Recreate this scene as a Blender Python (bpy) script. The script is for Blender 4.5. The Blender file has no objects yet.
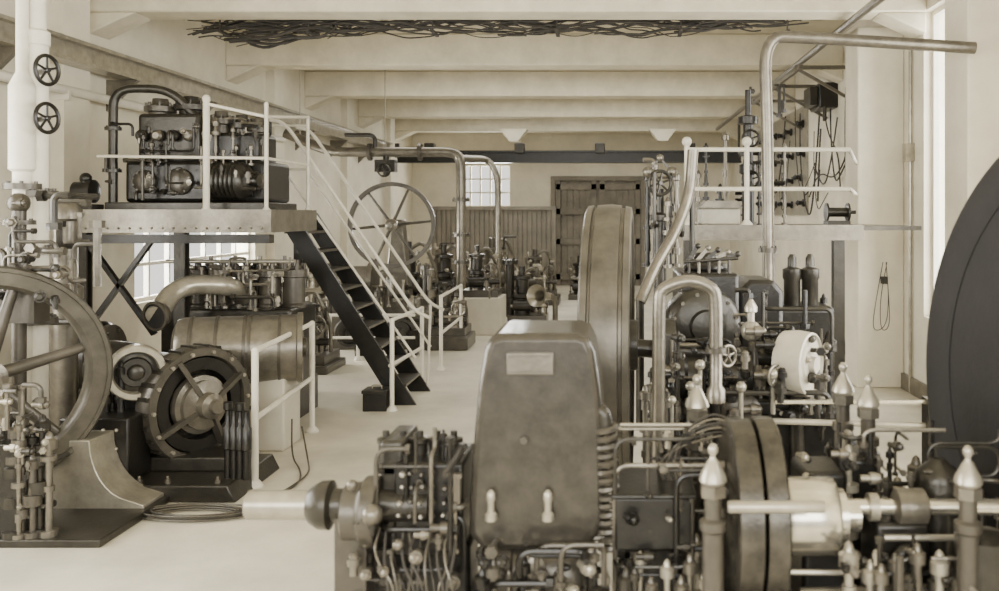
import bpy, bmesh, math, random
from mathutils import Vector as V
random.seed(7)
pi=math.pi
F=900.0
def X(px,D): return (px-610)*D/F
def Z(py,D): return 2-(py-215)*D/F
def P(px,py,D): return V((X(px,D),D,Z(py,D)))

# ---------------------------------------------------------------- materials
def lin(c):
    c=c/255.0
    return c/12.92 if c<=0.04045 else ((c+0.055)/1.055)**2.4
def mat(name,rgb,rough=.6,metal=0.0,var=.18,scale=5,bump=0.0,fine=None):
    g=sum(rgb)/3; rgb=[x*.82+g*.18 for x in rgb]
    m=bpy.data.materials.new(name); m.use_nodes=True
    nt=m.node_tree; n=nt.nodes; l=nt.links
    b=n['Principled BSDF']; b.inputs['Roughness'].default_value=rough; b.inputs['Metallic'].default_value=metal
    tc=n.new('ShaderNodeTexCoord'); nz=n.new('ShaderNodeTexNoise'); nz.inputs['Scale'].default_value=scale
    nz.inputs['Detail'].default_value=8; nz.inputs['Roughness'].default_value=.65
    l.new(tc.outputs['Object'],nz.inputs['Vector'])
    cr=n.new('ShaderNodeValToRGB'); c=[lin(x) for x in rgb]
    cr.color_ramp.elements[0].position=.32; cr.color_ramp.elements[1].position=.68
    cr.color_ramp.elements[0].color=(*[x*(1-var) for x in c],1)
    cr.color_ramp.elements[1].color=(*[min(1,x*(1+var)) for x in c],1)
    l.new(nz.outputs['Fac'],cr.inputs['Fac']); l.new(cr.outputs['Color'],b.inputs['Base Color'])
    if bump>0:
        bp=n.new('ShaderNodeBump'); bp.inputs['Strength'].default_value=bump; bp.inputs['Distance'].default_value=.02
        n2=n.new('ShaderNodeTexNoise'); n2.inputs['Scale'].default_value=fine or scale*6; n2.inputs['Detail'].default_value=6
        l.new(tc.outputs['Object'],n2.inputs['Vector']); l.new(n2.outputs['Fac'],bp.inputs['Height']); l.new(bp.outputs['Normal'],b.inputs['Normal'])
    return m
m_wall=mat('wall_plaster',(218,210,187),.9,var=.12,scale=1.2,bump=.15)
m_ceil=mat('ceiling_paint',(192,182,154),.9,var=.16,scale=1.5,bump=.1)
m_beam=mat('beam_paint',(212,203,176),.85,var=.14,scale=2.5,bump=.15)
m_floor=mat('floor_concrete',(204,197,177),.5,var=.2,scale=1.1,bump=.12)
m_black=mat('black_iron',(32,30,26),.3,.25,var=.4,scale=9,bump=.1)
m_dark=mat('dark_iron',(52,49,42),.3,.4,var=.4,scale=7,bump=.1)
m_grey=mat('grey_paint',(80,75,65),.32,.35,var=.3,scale=6,bump=.08)
m_mid=mat('worn_grey_iron',(114,108,95),.28,.55,var=.3,scale=8,bump=.08)
m_rim=mat('machined_rim_iron',(88,83,72),.33,.45,var=.35,scale=6,bump=.06)
m_steel=mat('bright_steel',(205,199,181),.2,.85,var=.15,scale=12)
m_white=mat('white_paint',(216,210,192),.5,0,var=.07,scale=6)
m_rail=mat('rail_paint',(198,191,172),.5,0,var=.12,scale=6)
m_pale=mat('pale_metal',(160,153,135),.28,.5,var=.25,scale=8)
m_wood=mat('dark_wood',(122,114,98),.6,0,var=.25,scale=3,bump=.2)
m_wood2=mat('door_wood',(120,112,96),.6,0,var=.25,scale=3,bump=.2)
m_cable=mat('cable_rubber',(52,48,41),.7,0,var=.3,scale=9)
m_plinth=mat('plinth_concrete',(190,183,164),.85,var=.1,scale=2,bump=.2)
m_hood=mat('worn_black_enamel',(66,62,54),.22,.35,var=.28,scale=14,bump=.05)
m_disc=mat('mottled_dark_steel',(70,66,57),.26,.5,var=.5,scale=12,bump=.08)
m_matt=mat('matt_black',(17,15,14),.8,0,var=.5,scale=2.5,bump=.3)
m_pipe=mat('pale_pipe_paint',(176,169,150),.4,.1,var=.15,scale=6)

# ---------------------------------------------------------------- mesh builder
def frame(axis):
    a=V(axis).normalized(); up=V((0,0,1)) if abs(a.z)<.95 else V((1,0,0))
    u=up.cross(a).normalized(); return u,a.cross(u),a
def fillet(pts,r,n=6):
    pts=[V(p) for p in pts]; out=[pts[0]]
    for i in range(1,len(pts)-1):
        p=pts[i]; a=(pts[i-1]-p); b=(pts[i+1]-p)
        ra=min(r,a.length*.49); rb=min(r,b.length*.49)
        A=p+a.normalized()*ra; C=p+b.normalized()*rb
        for k in range(n+1):
            t=k/n; out.append(A*(1-t)**2+p*2*t*(1-t)+C*t*t)
    out.append(pts[-1]); return out
class B:
    def __init__(s): s.v=[]; s.f=[]
    def lathe(s,o,axis,prof,n=24,cap=True,closed=False):
        u,v,a=frame(axis); o=V(o); b=len(s.v); k=len(prof)
        for r,h in prof:
            for i in range(n):
                t=2*pi*i/n; s.v.append(o+a*h+(u*math.cos(t)+v*math.sin(t))*max(r,.0004))
        for j in range(k if closed else k-1):
            j2=(j+1)%k
            for i in range(n):
                i2=(i+1)%n; s.f.append((b+j*n+i,b+j*n+i2,b+j2*n+i2,b+j2*n+i))
        if cap and not closed:
            s.f.append(tuple(b+i for i in reversed(range(n)))); s.f.append(tuple(b+(k-1)*n+i for i in range(n)))
        return s
    def cyl(s,p1,p2,r1,r2=None,n=16):
        p1=V(p1);p2=V(p2); r2=r1 if r2 is None else r2
        return s.lathe(p1,p2-p1,[(r1,0),(r2,(p2-p1).length)],n)
    def ball(s,c,r,n=14,k=8,sz=1.0,axis=(0,0,1)):
        return s.lathe(c,axis,[(r*math.sin(pi*i/k),-r*sz*math.cos(pi*i/k)) for i in range(k+1)],n)
    def torus(s,c,axis,R,r,n=32,k=8):
        return s.lathe(c,axis,[(R+r*math.cos(2*pi*i/k),r*math.sin(2*pi*i/k)) for i in range(k)],n,closed=True)
    def tube(s,pts,r,n=10,bend=0):
        if bend: pts=fillet(pts,bend)
        pts=[V(p) for p in pts]
        q=[pts[0]]
        for p in pts[1:]:
            if (p-q[-1]).length>1e-5: q.append(p)
        pts=q; b=len(s.v); t0=(pts[1]-pts[0]).normalized(); u,v,_=frame(t0)
        for i,p in enumerate(pts):
            t=(pts[min(i+1,len(pts)-1)]-pts[max(i-1,0)]).normalized()
            u=(u-t*u.dot(t)); u=u.normalized() if u.length>1e-6 else frame(t)[0]
            w=t.cross(u)
            for j in range(n):
                a=2*pi*j/n; s.v.append(p+(u*math.cos(a)+w*math.sin(a))*r)
        for i in range(len(pts)-1):
            for j in range(n):
                j2=(j+1)%n; s.f.append((b+i*n+j,b+i*n+j2,b+(i+1)*n+j2,b+(i+1)*n+j))
        s.f.append(tuple(b+j for j in reversed(range(n)))); s.f.append(tuple(b+(len(pts)-1)*n+j for j in range(n)))
        return s
    def box(s,x0,x1,y0,y1,z0,z1,rot=0):
        c=V(((x0+x1)/2,(y0+y1)/2,(z0+z1)/2)); b=len(s.v)
        ca,sa=math.cos(rot),math.sin(rot)
        for x in (x0,x1):
            for y in (y0,y1):
                for z in (z0,z1):
                    d=V((x,y,z))-c; s.v.append(c+V((d.x*ca-d.y*sa,d.x*sa+d.y*ca,d.z)))
        for f in ((0,1,3,2),(4,6,7,5),(0,4,5,1),(2,3,7,6),(0,2,6,4),(1,5,7,3)): s.f.append(tuple(b+i for i in f))
        return s
    def prism(s,pts,vec):
        pts=[V(p) for p in pts]; vec=V(vec); b=len(s.v); n=len(pts)
        s.v+=pts; s.v+=[p+vec for p in pts]
        s.f.append(tuple(b+i for i in range(n))); s.f.append(tuple(b+n+i for i in reversed(range(n))))
        for i in range(n):
            j=(i+1)%n; s.f.append((b+i,b+n+i,b+n+j,b+j))
        return s
    def bar(s,p1,p2,w,h):
        p1=V(p1);p2=V(p2); u,v,a=frame(p2-p1)
        return s.prism([p1+u*w/2+v*h/2,p1-u*w/2+v*h/2,p1-u*w/2-v*h/2,p1+u*w/2-v*h/2],p2-p1)
    def bolts(s,c,axis,R,n,r,h):
        u,v,a=frame(axis); c=V(c)
        for i in range(n):
            t=2*pi*(i+.5)/n; s.lathe(c+(u*math.cos(t)+v*math.sin(t))*R,axis,[(r,0),(r,h)],6)
        return s
    def flange(s,c,axis,r,t,nb=6):
        a=V(axis).normalized(); c=V(c)
        s.lathe(c-a*t/2,a,[(r,0),(r,t)],20); s.bolts(c+a*t/2,a,r*.8,nb,r*.1,t*.4); return s
    def wheel(s,c,axis,R,r,ns=5,hub=None,sr=None,n=36):
        u,v,a=frame(axis); c=V(c); s.torus(c,axis,R,r,n)
        hub=hub or R*.16; s.lathe(c-a*r*1.4,a,[(hub,0),(hub,r*2.8)],16)
        for i in range(ns):
            t=2*pi*i/ns+.3; d=u*math.cos(t)+v*math.sin(t); s.cyl(c+d*hub*.8,c+d*(R),sr or r*.7,(sr or r*.7)*.8,8)
        return s
    def coil(s,c,axis,R,r,turns,L,seg=14,n=6):
        u,v,a=frame(axis); c=V(c); pts=[]
        for i in range(int(turns*seg)+1):
            t=2*pi*i/seg; pts.append(c+(u*math.cos(t)+v*math.sin(t))*R+a*L*i/(turns*seg))
        return s.tube(pts,r,n)
    def obj(s,name,m,origin=(0,0,0),bevel=0):
        o=V(origin); me=bpy.data.meshes.new(name); me.from_pydata([tuple(p-o) for p in s.v],[],s.f)
        bm=bmesh.new(); bm.from_mesh(me); bmesh.ops.recalc_face_normals(bm,faces=bm.faces); bm.to_mesh(me); bm.free()
        me.polygons.foreach_set('use_smooth',[True]*len(me.polygons)); me.set_sharp_from_angle(angle=math.radians(38))
        me.materials.append(m); ob=bpy.data.objects.new(name,me); bpy.context.collection.objects.link(ob); ob.location=o
        if bevel:
            md=ob.modifiers.new('bevel','BEVEL'); md.width=bevel; md.segments=3; md.limit_method='ANGLE'; md.angle_limit=math.radians(45)
        return ob
class T:
    def __init__(s,name,label,cat,loc,group=None):
        s.o=bpy.data.objects.new(name,None); bpy.context.collection.objects.link(s.o); s.o.location=V(loc); s.loc=V(loc)
        s.o.empty_display_size=.2
        s.o['label']=label; s.o['category']=cat
        if group: s.o['group']=group
    def part(s,name,b,m,bevel=0,parent=None,label=None):
        ob=b.obj(name,m,s.loc,bevel); ob.location=(0,0,0); ob.parent=parent or s.o
        if label: ob['label']=label
        return ob
def solo(name,b,m,label=None,cat=None,bevel=0,origin=(0,0,0),structure=False,group=None,stuff=False):
    ob=b.obj(name,m,origin,bevel)
    if structure: ob['kind']='structure'
    if stuff: ob['kind']='stuff'
    if label: ob['label']=label
    if cat: ob['category']=cat
    if group: ob['group']=group
    return ob
R_=random.Random(3)
def spindle(t,x,y,z0,z1,r,m,name='valve_spindle'):
    prof=[(r*1.5,z0),(r*1.5,z0+r),(r*.6,z0+r)]; z=z0+r
    while z<z1-r*8:
        z+=R_.uniform(r*2,r*7)
        if z>z1-r*5: break
        k=R_.choice((.9,1.3,1.7)); w=R_.uniform(r*.6,r*2.2)
        prof+=[(r*.6,z),(r*k,z+.001),(r*k,z+w),(r*R_.choice((.5,.6,.9)),z+w+.001)]; z+=w
    prof+=[(r*.6,z1-r*3.2),(r*1.25,z1-r*3.1),(r*1.25,z1-r*1.6),(r*.7,z1-r*1.2),(r*.5,z1-r*.4),(.001,z1)]
    return t.part(name,B().lathe((x,y,0),(0,0,1),prof,12),m)
def fit(t,n,pxr,pyr,Dr,zb,ms,rr=(.012,.03),name='valve_spindle'):
    for i in range(n):
        D=R_.uniform(*Dr); px=pxr[0]+(pxr[1]-pxr[0])*((i+R_.random())/n); py=R_.uniform(*pyr)
        p=P(px,py,D)
        if p.z-zb>.06: spindle(t,p.x,p.y,zb,p.z,R_.uniform(*rr),R_.choice(ms),name)
def pipes(t,n,pxr,pyr,Dr,ms,rr=(.007,.016),name='small_pipe'):
    for i in range(n):
        D=R_.uniform(*Dr); p=P(R_.uniform(*pxr),R_.uniform(*pyr),D); pts=[p]; r=R_.uniform(*rr)
        for k in range(R_.choice((2,3,4))):
            ax=R_.choice('xxzzy'); s=R_.uniform(.08,.3)*R_.choice((-1,1)); q=pts[-1].copy()
            if ax=='x': q.x+=s
            elif ax=='z': q.z+=s
            else: q.y+=s*.6
            q.x=min(max(q.x,X(pxr[0],D)),X(pxr[1],D)); q.z=max(min(q.z,Z(pyr[0],D)),Z(pyr[1],D))
            if (q-pts[-1]).length>.03 and (len(pts)<2 or ((q-pts[-1]).normalized()-(pts[-2]-pts[-1]).normalized()).length>.3): pts.append(q)
        if len(pts)<2: continue
        b=B().tube(pts,r,8,bend=.05); d=(pts[1]-pts[0]).normalized(); b.lathe(pts[0],d,[(r*2,-r),(r*2,r)],6)
        t.part(name,b,R_.choice(ms))
def knobs(t,n,pxr,pyr,Dr,ms,rr=(.015,.03),name='union_nut'):
    for i in range(n):
        p=P(R_.uniform(*pxr),R_.uniform(*pyr),R_.uniform(*Dr)); r=R_.uniform(*rr)
        ax=R_.choice(((0,-1,0),(0,0,1),(1,0,0),(.5,-.8,0)))
        t.part(name,B().lathe(p,ax,[(r*.6,-r*2.5),(r*.6,-r),(r,-r),(r,0),(r*.75,0),(r*.75,r*.6),(r*.4,r*.9)],R_.choice((6,12,14))),R_.choice(ms))

# ---------------------------------------------------------------- room
XL,XR,YB,ZC=-5.6,3.4,25.5,4.64
solo('floor',B().box(XL-.3,XR+.3,-3,YB+.3,-.2,0),m_floor,structure=True)
solo('ceiling',B().box(XL-.3,XR+.3,-3,YB+.3,ZC,ZC+.2),m_ceil,structure=True)
def wall_y(name,x0,x1,ops,y0=-3,y1=YB):
    b=B(); cur=y0
    for (a,c,z0,z1) in ops:
        b.box(x0,x1,cur,a,0,ZC); b.box(x0,x1,a,c,0,z0); b.box(x0,x1,a,c,z1,ZC); cur=c
    b.box(x0,x1,cur,y1,0,ZC); solo(name,b,m_wall,structure=True)
LW=[(1.0,6.2,1.0,3.6),(10.6,14.2,.95,1.85)]
RW=[(.6,6.3,1.0,3.9),(8.75,9.75,.9,4.2)]
wall_y('wall_left',XL-.3,XL,LW); wall_y('wall_right',XR,XR+.3,RW)
bw=(-4.25,-2.83,2.25,3.4); dw=(X(555,YB),X(641,YB),0,2.98)
b=B(); b.box(XL,bw[0],YB,YB+.3,0,ZC).box(bw[0],bw[1],YB,YB+.3,0,bw[2]).box(bw[0],bw[1],YB,YB+.3,bw[3],ZC)
b.box(bw[1],dw[0],YB,YB+.3,0,ZC).box(dw[0],dw[1],YB,YB+.3,dw[3],ZC).box(dw[1],XR,YB,YB+.3,0,ZC)
solo('wall_back',b,m_wall,structure=True)
wi=0
def window_y(x,a,c,z0,z1,nv,nh):
    global wi; wi+=1; b=B(); t=.03
    for k in range(nv+1):
        y=a+(c-a)*k/nv; w=t*(1.6 if k in(0,nv) else .7); b.box(x-.03,x+.03,y-w,y+w,z0,z1)
    for k in range(nh+1):
        z=z0+(z1-z0)*k/nh; w=t*(1.6 if k in(0,nh) else .7); b.box(x-.028,x+.028,a,c,z-w,z+w)
    solo('window_%d'%wi,b,m_white,structure=True)
for (a,c,z0,z1) in LW: window_y(XL-.12,a,c,z0,z1,max(3,int((c-a)/.45)),max(2,int((z1-z0)/.42)))
window_y(XR+.12,.6,6.3,1.0,3.9,9,4); window_y(XR+.12,8.75,9.75,.9,4.2,2,1)
wi+=1; b=B()
for k in range(6):
    x=bw[0]+(bw[1]-bw[0])*k/5; b.box(x-.025,x+.025,YB+.08,YB+.13,bw[2],bw[3])
for k in range(4):
    z=bw[2]+(bw[3]-bw[2])*k/3; b.box(bw[0],bw[1],YB+.085,YB+.125,z-.025,z+.025)
solo('window_%d'%wi,b,m_white,structure=True)
b=B(); mid=(dw[0]+dw[1])/2; np_=14
b.box(dw[0],dw[1],YB+.09,YB+.14,0,dw[3])
for k in range(np_):
    x0=dw[0]+(dw[1]-dw[0])*k/np_; x1=dw[0]+(dw[1]-dw[0])*(k+1)/np_; b.box(x0+.012,x1-.012,YB+.06,YB+.1,0,dw[3])
for z in (.25,1.25,2.1,2.8):
    b.box(dw[0]+.03,mid-.04,YB+.0,YB+.06,z-.08,z+.08); b.box(mid+.04,dw[1]-.03,YB+.0,YB+.06,z-.08,z+.08)
for x in (dw[0]+.08,mid-.12,mid+.12,dw[1]-.08): b.box(x-.07,x+.07,YB+.0,YB+.06,0,dw[3])
solo('door_1',b,m_wood2,structure=True)
b=B().box(dw[0]-.12,dw[0],YB-.05,YB+.02,0,dw[3]+.12).box(dw[1],dw[1]+.12,YB-.05,YB+.02,0,dw[3]+.12).box(dw[0],dw[1],YB-.05,YB+.02,dw[3],dw[3]+.12)
solo('trim_1',b,m_wood,structure=True)
bd=[2.8,6.2,9.65,13.1,16.5,20.0,23.4]
for i,y in enumerate(bd):
    b=B().box(XL,XR,y,y+.42,4.18,ZC)
    b.prism([(XL,y+.01,4.18),(XL+.5,y+.01,4.18),(XL,y+.01,3.95)],(0,.4,0))
    b.prism([(XR,y+.01,4.18),(XR-.5,y+.01,4.18),(XR,y+.01,3.95)],(0,.4,0))
    solo('trim_%d'%(i+2),b,m_beam,structure=True,bevel=.02)
b=B()
for px in (515,662):
    x=X(px,23.4); b.prism([(x-.35,23.0,4.2),(x+.35,23.0,4.2),(x+.12,23.0,3.9),(x-.12,23.0,3.9)],(0,.38,0))
solo('trim_20',b,m_beam,structure=True)
solo('trim_21',B().box(2.86,XR,10.4,10.95,0,4.18),m_wall,structure=True,bevel=.02)
solo('trim_22',B().box(3.08,XR,7.75,8.3,0,4.3),m_wall,structure=True,bevel=.02)
for i,y in enumerate((9.0,14.65,18.7,22.4)):
    solo('trim_%d'%(23+i),B().box(XL,XL+.14,y,y+.45,0,ZC-.01),m_wall,structure=True)
solo('baseboard_right',B().box(XR-.04,XR,8.4,YB,0,.18),m_mid,structure=True)
T1=T('board_partition','grey vertical-board partition in front of the end wall','partition',((X(435,23)+X(557,23))/2,23,0))
b=B(); xs=X(432,23); xe=X(556,23); n=26
b.box(xs,xe,23.03,23.06,.0,2.14)
for k in range(n):
    a=xs+(xe-xs)*k/n; c=xs+(xe-xs)*(k+1)/n; b.box(a+.014,c-.014,23,23.035,.05,2.14)
T1.part('boards',b,m_wood)
T1.part('rail',B().box(xs,xe,22.95,23.08,2.13,2.22).box(xs,xe,22.96,23.03,.0,.14).box(xs,xs+.1,22.94,23.07,0,2.2).box(xe-.1,xe,22.94,23.07,0,2.2),m_wood)
def ibeam(b,p1,p2,w,h,t=.03):
    p1=V(p1);p2=V(p2)
    b.bar(p1+V((0,0,h/2)),p2+V((0,0,h/2)),w,t); b.bar(p1-V((0,0,h/2)),p2-V((0,0,h/2)),w,t); b.bar(p1,p2,t,h); return b
TC=T('crane_rail','long riveted grey steel crane rail along the side wall','crane rail',(-5.35,3,3.6))
TC.part('girder',ibeam(B(),(-5.35,3,3.62),(-5.35,21.8,3.62),.2,.2,.035),m_pale)
for y in range(4,21,2): TC.part('bracket',B().prism([(-5.6,y,3.5),(-5.25,y,3.5),(-5.6,y,3.15)],(0,.06,0)),m_mid)
TG=T('travelling_girder','dark riveted girder spanning the far end of the hall','crane girder',(-.8,22,3.4))
TG.part('beam',ibeam(B(),(-5.2,22,3.42),(3.2,22,3.42),.25,.26,.04),m_black)
for px in (430,520,600,690): TG.part('trolley_block',B().box(X(px,22)-.12,X(px,22)+.12,21.85,22.15,3.5,3.75),m_dark,bevel=.02)
TG.part('end_hanger',B().box(-5.25,-5.15,21.95,22.05,3.4,3.75),m_dark); TG.part('end_hanger',B().cyl((3.15,22,3.4),(3.15,22,4.64),.03),m_dark)
b=B()
for s in range(95):
    z=4.10+random.random()*.28; y=10.12+random.random()*.35
    x=-4.85+random.random()*.8; xe=2.5-random.random()*.9
    if s>22: x=random.uniform(-4.8,1.4); xe=x+random.uniform(.5,1.8)
    if s>75: x=random.uniform(-4.8,-3.7); xe=x+random.uniform(.4,1.1); z=3.98+random.random()*.25
    pts=[]; ph=random.random()*6; am=random.uniform(.03,.08); fr=random.uniform(2,5)
    while x<xe:
        pts.append((x,y+random.uniform(-.05,.05),z+am*math.sin(x*fr+ph)+random.uniform(-.035,.035)-max(0,-x-3.6)*.08+max(0,x-.8)*.05)); x+=random.uniform(.1,.26)
    if len(pts)>2: b.tube(fillet(pts,.1,3),random.choice((.006,.009,.013,.018)),6)
for x in [-4.4,-3.4,-2,-.6,.8,2.0]: b.box(x-.02,x+.02,10.1,10.42,4.06,4.085).cyl((x,10.15,4.07),(x,10.15,4.63),.01,n=6)
solo('cable_bundle',b,m_cable,'ragged tangled run of electric cables strapped under the ceiling','cables',stuff=True)
solo('conduit',B().tube([(2.62,5,4.1),(2.62,22,4.1)],.045,8),m_mid,'grey conduit running under the ceiling edge','conduit')
T2=T('wall_bracket','dark angle-iron frame fixed high on the wall above cables','bracket',(3.2,13,3.9))
for y in (12.2,14.0,15.8): T2.part('arm',B().bar((2.5,y,4.0),(3.4,y,4.0),.05,.05).bar((2.5,y,4.0),(3.38,y,3.5),.04,.04),m_mid)
T2.part('longitudinal_bar',B().bar((2.55,12,3.98),(2.55,16,3.98),.05,.05),m_mid)
solo('wall_conduit',B().tube([(3.37,10.1,0),(3.37,10.1,4.6)],.02,8).box(3.3,3.4,10.04,10.16,2.6,2.8),m_pale,'thin vertical conduit with junction box on the plastered wall','conduit')

# ---------------------------------------------------------------- platform, left
DZ=2.02
PX=-3.12; PB=-3.42
TP=T('steel_platform','dark steel machine platform on posts with riveted edge plate','platform',(-3.9,9.2,0))
TP.part('deck',B().box(-4.95,PX,8.2,9.42,DZ-.04,DZ).box(-4.95,PB,9.42,10.3,DZ-.04,DZ),m_dark)
b=B().box(-4.95,PX,8.15,8.2,DZ-.18,DZ+.03).box(PX,PX+.05,8.15,9.42,DZ-.18,DZ+.03).box(-4.95,PB,10.3,10.34,DZ-.18,DZ+.03)
for k in range(18): b.ball((-4.85+k*.1,8.15,DZ-.14),.012,6,4)
TP.part('edge_plate',b,m_mid)
for (x,y) in ((-4.85,8.3),(PB-.1,10.2),(-4.85,10.2),(-3.95,8.3)):
    TP.part('post',B().box(x-.05,x+.05,y-.05,y-.03,0,DZ-.1).box(x-.05,x+.05,y+.03,y+.05,0,DZ-.1).box(x-.01,x+.01,y-.03,y+.03,0,DZ-.1),m_dark)
TP.part('brace',B().bar((-4.85,8.3,1.8),(-4.2,8.3,.9),.06,.04),m_black); TP.part('brace',B().bar((-4.85,8.3,.9),(-4.2,8.3,1.8),.06,.04),m_black)
TP.part('joist',B().box(-4.95,PX,8.24,8.36,1.74,1.82),m_black)
def railing(name,label,path,h,posts,r=.02,knob=False,group=None,rails=(1.0,.5),m=m_rail):
    t=T(name,label,'railing',posts[0],group)
    for p in posts:
        b=B().cyl(p,(p[0],p[1],p[2]+h),r).lathe(p,(0,0,1),[(r*2.4,0),(r*2.4,.015),(r*1.2,.05)],14)
        b.ball((p[0],p[1],p[2]+h+(.02 if knob else 0)),r*(1.9 if knob else 1.05))
        t.part('post',b,m)
    for k in rails:
        t.part('rail',B().tube([(p[0],p[1],p[2]+h*k) for p in path],r*.85,8),m)
    return t
rl=railing('deck_railing','white pipe railing along the edge of the machine platform',[(-3.7,8.25,DZ),(PX-.03,8.25,DZ-.12),(PX-.03,9.38,DZ)],1.0,[(PX-.03,8.25,DZ),(PX-.03,9.38,DZ)],r=.018,rails=(1.0,))
rl.part('rail',B().tube([(-4.7,8.25,DZ+.52),(PX-.03,8.25,DZ+.5),(PX-.03,9.38,DZ+.5)],.014,8),m_rail)
rl.part('post',B().lathe((-3.7,8.25,DZ),(0,0,1),[(.05,0),(.05,.02),(.03,.05),(.03,1.02),(.036,1.03),(.036,1.06),(.02,1.08)],16),m_rail)
railing('deck_railing','white pipe railing on the far side of the machine platform',[(-4.85,10.27,DZ),(PB-.03,10.27,DZ)],1.0,[(PB-.03,10.27,DZ),(-3.9,10.27,DZ),(-4.8,10.27,DZ)],r=.016)
TS=T('steel_stair','steep dark steel stair with white pipe handrails, leading down from platform','stair',(-2.1,9.9,0))
xt,xb=-3.45,-2.14
def sl(z): return xb+(xt-xb)*z/DZ
for y in (9.46,10.2):
    TS.part('stringer',B().prism([(sl(0)-.13,y,0),(sl(0)+.1,y,0),(xt+.13,y,DZ+.0),(xt-.08,y,DZ+.0)],(0,.04,0)),m_black)
for k in range(9):
    z=DZ*(k+1)/10; x=sl(z); TS.part('tread',B().box(x-.12,x+.12,9.5,10.2,z-.015,z+.01),m_grey)
for y in (9.44,10.24):
    TS.part('handrail',B().tube([(xt-.12,y,DZ+.98),(xt+.04,y,DZ+.95),(xb+.08,y,1.0),(xb+.25,y,.92)],.018,8,bend=.15),m_rail)
    TS.part('handrail',B().tube([(xt+.02,y,DZ+.47),(xb+.1,y,.5)],.014,8),m_rail)
TS.part('rail_post',B().cyl((sl(0)+.06,10.24,.02),(sl(0)+.1,10.24,.98),.015),m_rail)
g='white pipe railings beside the floor machines'
railing('floor_railing','white pipe railing beside the electric motor',[(X(255,6.62),6.62,0),(X(312,8.3),8.3,0)],1.0,[(X(255,6.62),6.62,0),(X(312,8.3),8.3,0)],r=.025,group=g,m=m_white)
railing('floor_railing','white pipe railing at the foot of the steel stair',[(X(390,9.2),9.2,0),(X(422,10.45),10.45,0)],.92,[(X(392,9.2),9.2,0),(X(422,10.45),10.45,0)],r=.023,group=g,m=m_white)
railing('floor_railing','low white pipe guardrail in front of the dark pulleys',[(X(330,12.4),12.4,0),(X(415,12.4),12.4,0)],.62,[(X(330,12.4),12.4,0),(X(358,12.4),12.4,0),(X(386,12.4),12.4,0)],r=.024,group=g,m=m_white)
railing('floor_railing','white pipe railing beside the tall grey pump',[(X(441,11.6),11.6,0),(X(461,13.4),13.4,0)],.95,[(X(441,11.6),11.6,0),(X(461,13.4),13.4,0)],r=.024,group=g,m=m_white)
TD=T('line_shaft_pulleys','dark low pulleys on a shaft close to the floor','pulley',(-3.2,12.9,0))
for px,rr in ((352,.2),(378,.27),(402,.2)):
    TD.part('pulley',B().lathe((X(px,12.9),12.75,.34),(.45,-.9,0),[(rr,-.06),(rr,.06),(rr-.04,.06),(rr-.05,.01),(.06,.01),(.06,.1)],30),m_dark)
TD.part('shaft',B().cyl((X(340,12.9),12.8,.34),(X(418,12.9),12.8,.34),.03),m_mid)
TD.part('bearing_stand',B().box(X(362,12.9)-.06,X(362,12.9)+.06,12.75,12.95,0,.36),m_black); TD.part('bearing_stand',B().box(X(414,12.9)-.06,X(414,12.9)+.06,12.75,12.95,0,.36),m_black)

# ---------------------------------------------------------------- compressor on the platform
TK=T('air_compressor','dark multi-cylinder compressor standing on the steel platform','compressor',(-4.1,8.9,DZ))
TK.part('bed',B().box(-4.75,-3.25,8.45,9.35,DZ,DZ+.1),m_dark,bevel=.01)
TK.part('crankcase',B().box(-4.65,-3.3,8.62,9.3,DZ+.1,DZ+.5),m_black,bevel=.04)
TK.part('cylinder_block',B().box(-4.55,-3.95,8.66,9.2,DZ+.48,DZ+.96),m_dark,bevel=.04)
TK.part('second_block',B().box(-3.93,-3.4,8.7,9.2,DZ+.48,DZ+.78),m_black,bevel=.04)
for i,(x,h,r) in enumerate(((-4.42,1.1,.12),(-4.12,1.12,.12),(-3.82,.98,.1),(-3.62,.94,.09),(-3.45,.9,.08))):
    b=B().lathe((x,8.85,DZ+.48),(0,0,1),[(r*1.1,0),(r*1.1,.04),(r*.9,.06),(r*.9,h-.6),(r*1.25,h-.59),(r*1.25,h-.54),(r*.7,h-.52),(r*.6,h-.46)],20)
    b.bolts((x,8.85,DZ+h-.06),(0,0,1),r*1.05,8,.014,.04)
    TK.part('cylinder',b,m_dark if i%2 else m_grey)
for k in range(4):
    x=-4.48+k*.15; TK.part('valve_cover',B().lathe((x,8.64,DZ+.74),(0,-1,0),[(.055,0),(.055,.05),(.03,.07)],14),m_mid if k%2 else m_dark)
TK.part('motor',B().lathe((-3.8,8.52,DZ+.3),(1,-.1,0),[(.1,0),(.15,.02),(.17,.04)]+[((.18 if k%2 else .155),.05+k*.022) for k in range(14)]+[(.15,.38),(.05,.42),(.05,.5)],24),m_dark)
for (x,r) in ((-4.45,.11),(-4.12,.13),(-3.35,.08)): TK.part('crank_cover',B().lathe((x,8.62,DZ+.3),(0,-1,0),[(r,0),(r,.03),(r*.8,.05),(r*.3,.06)],24).bolts((x,8.59,DZ+.3),(0,-1,0),r*.88,10,.01,.02),m_grey)
b=B().tube([(-4.72,8.55,DZ+.1),(-4.72,8.55,DZ+1.18),(-4.25,8.7,DZ+1.2),(-3.98,8.8,DZ+.86)],.042,12,bend=.18)
b.flange((-4.72,8.55,DZ+.4),(0,0,1),.075,.03).flange((-4.72,8.55,DZ+.8),(0,0,1),.075,.03)
TK.part('delivery_pipe',b,m_dark)
fit(TK,18,(140,262),(115,160),(8.5,8.8),DZ+.45,[m_dark,m_black,m_mid,m_grey],(.014,.03))
pipes(TK,20,(105,262),(120,200),(8.34,8.55),[m_dark,m_mid,m_black,m_grey],(.008,.018))
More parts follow.
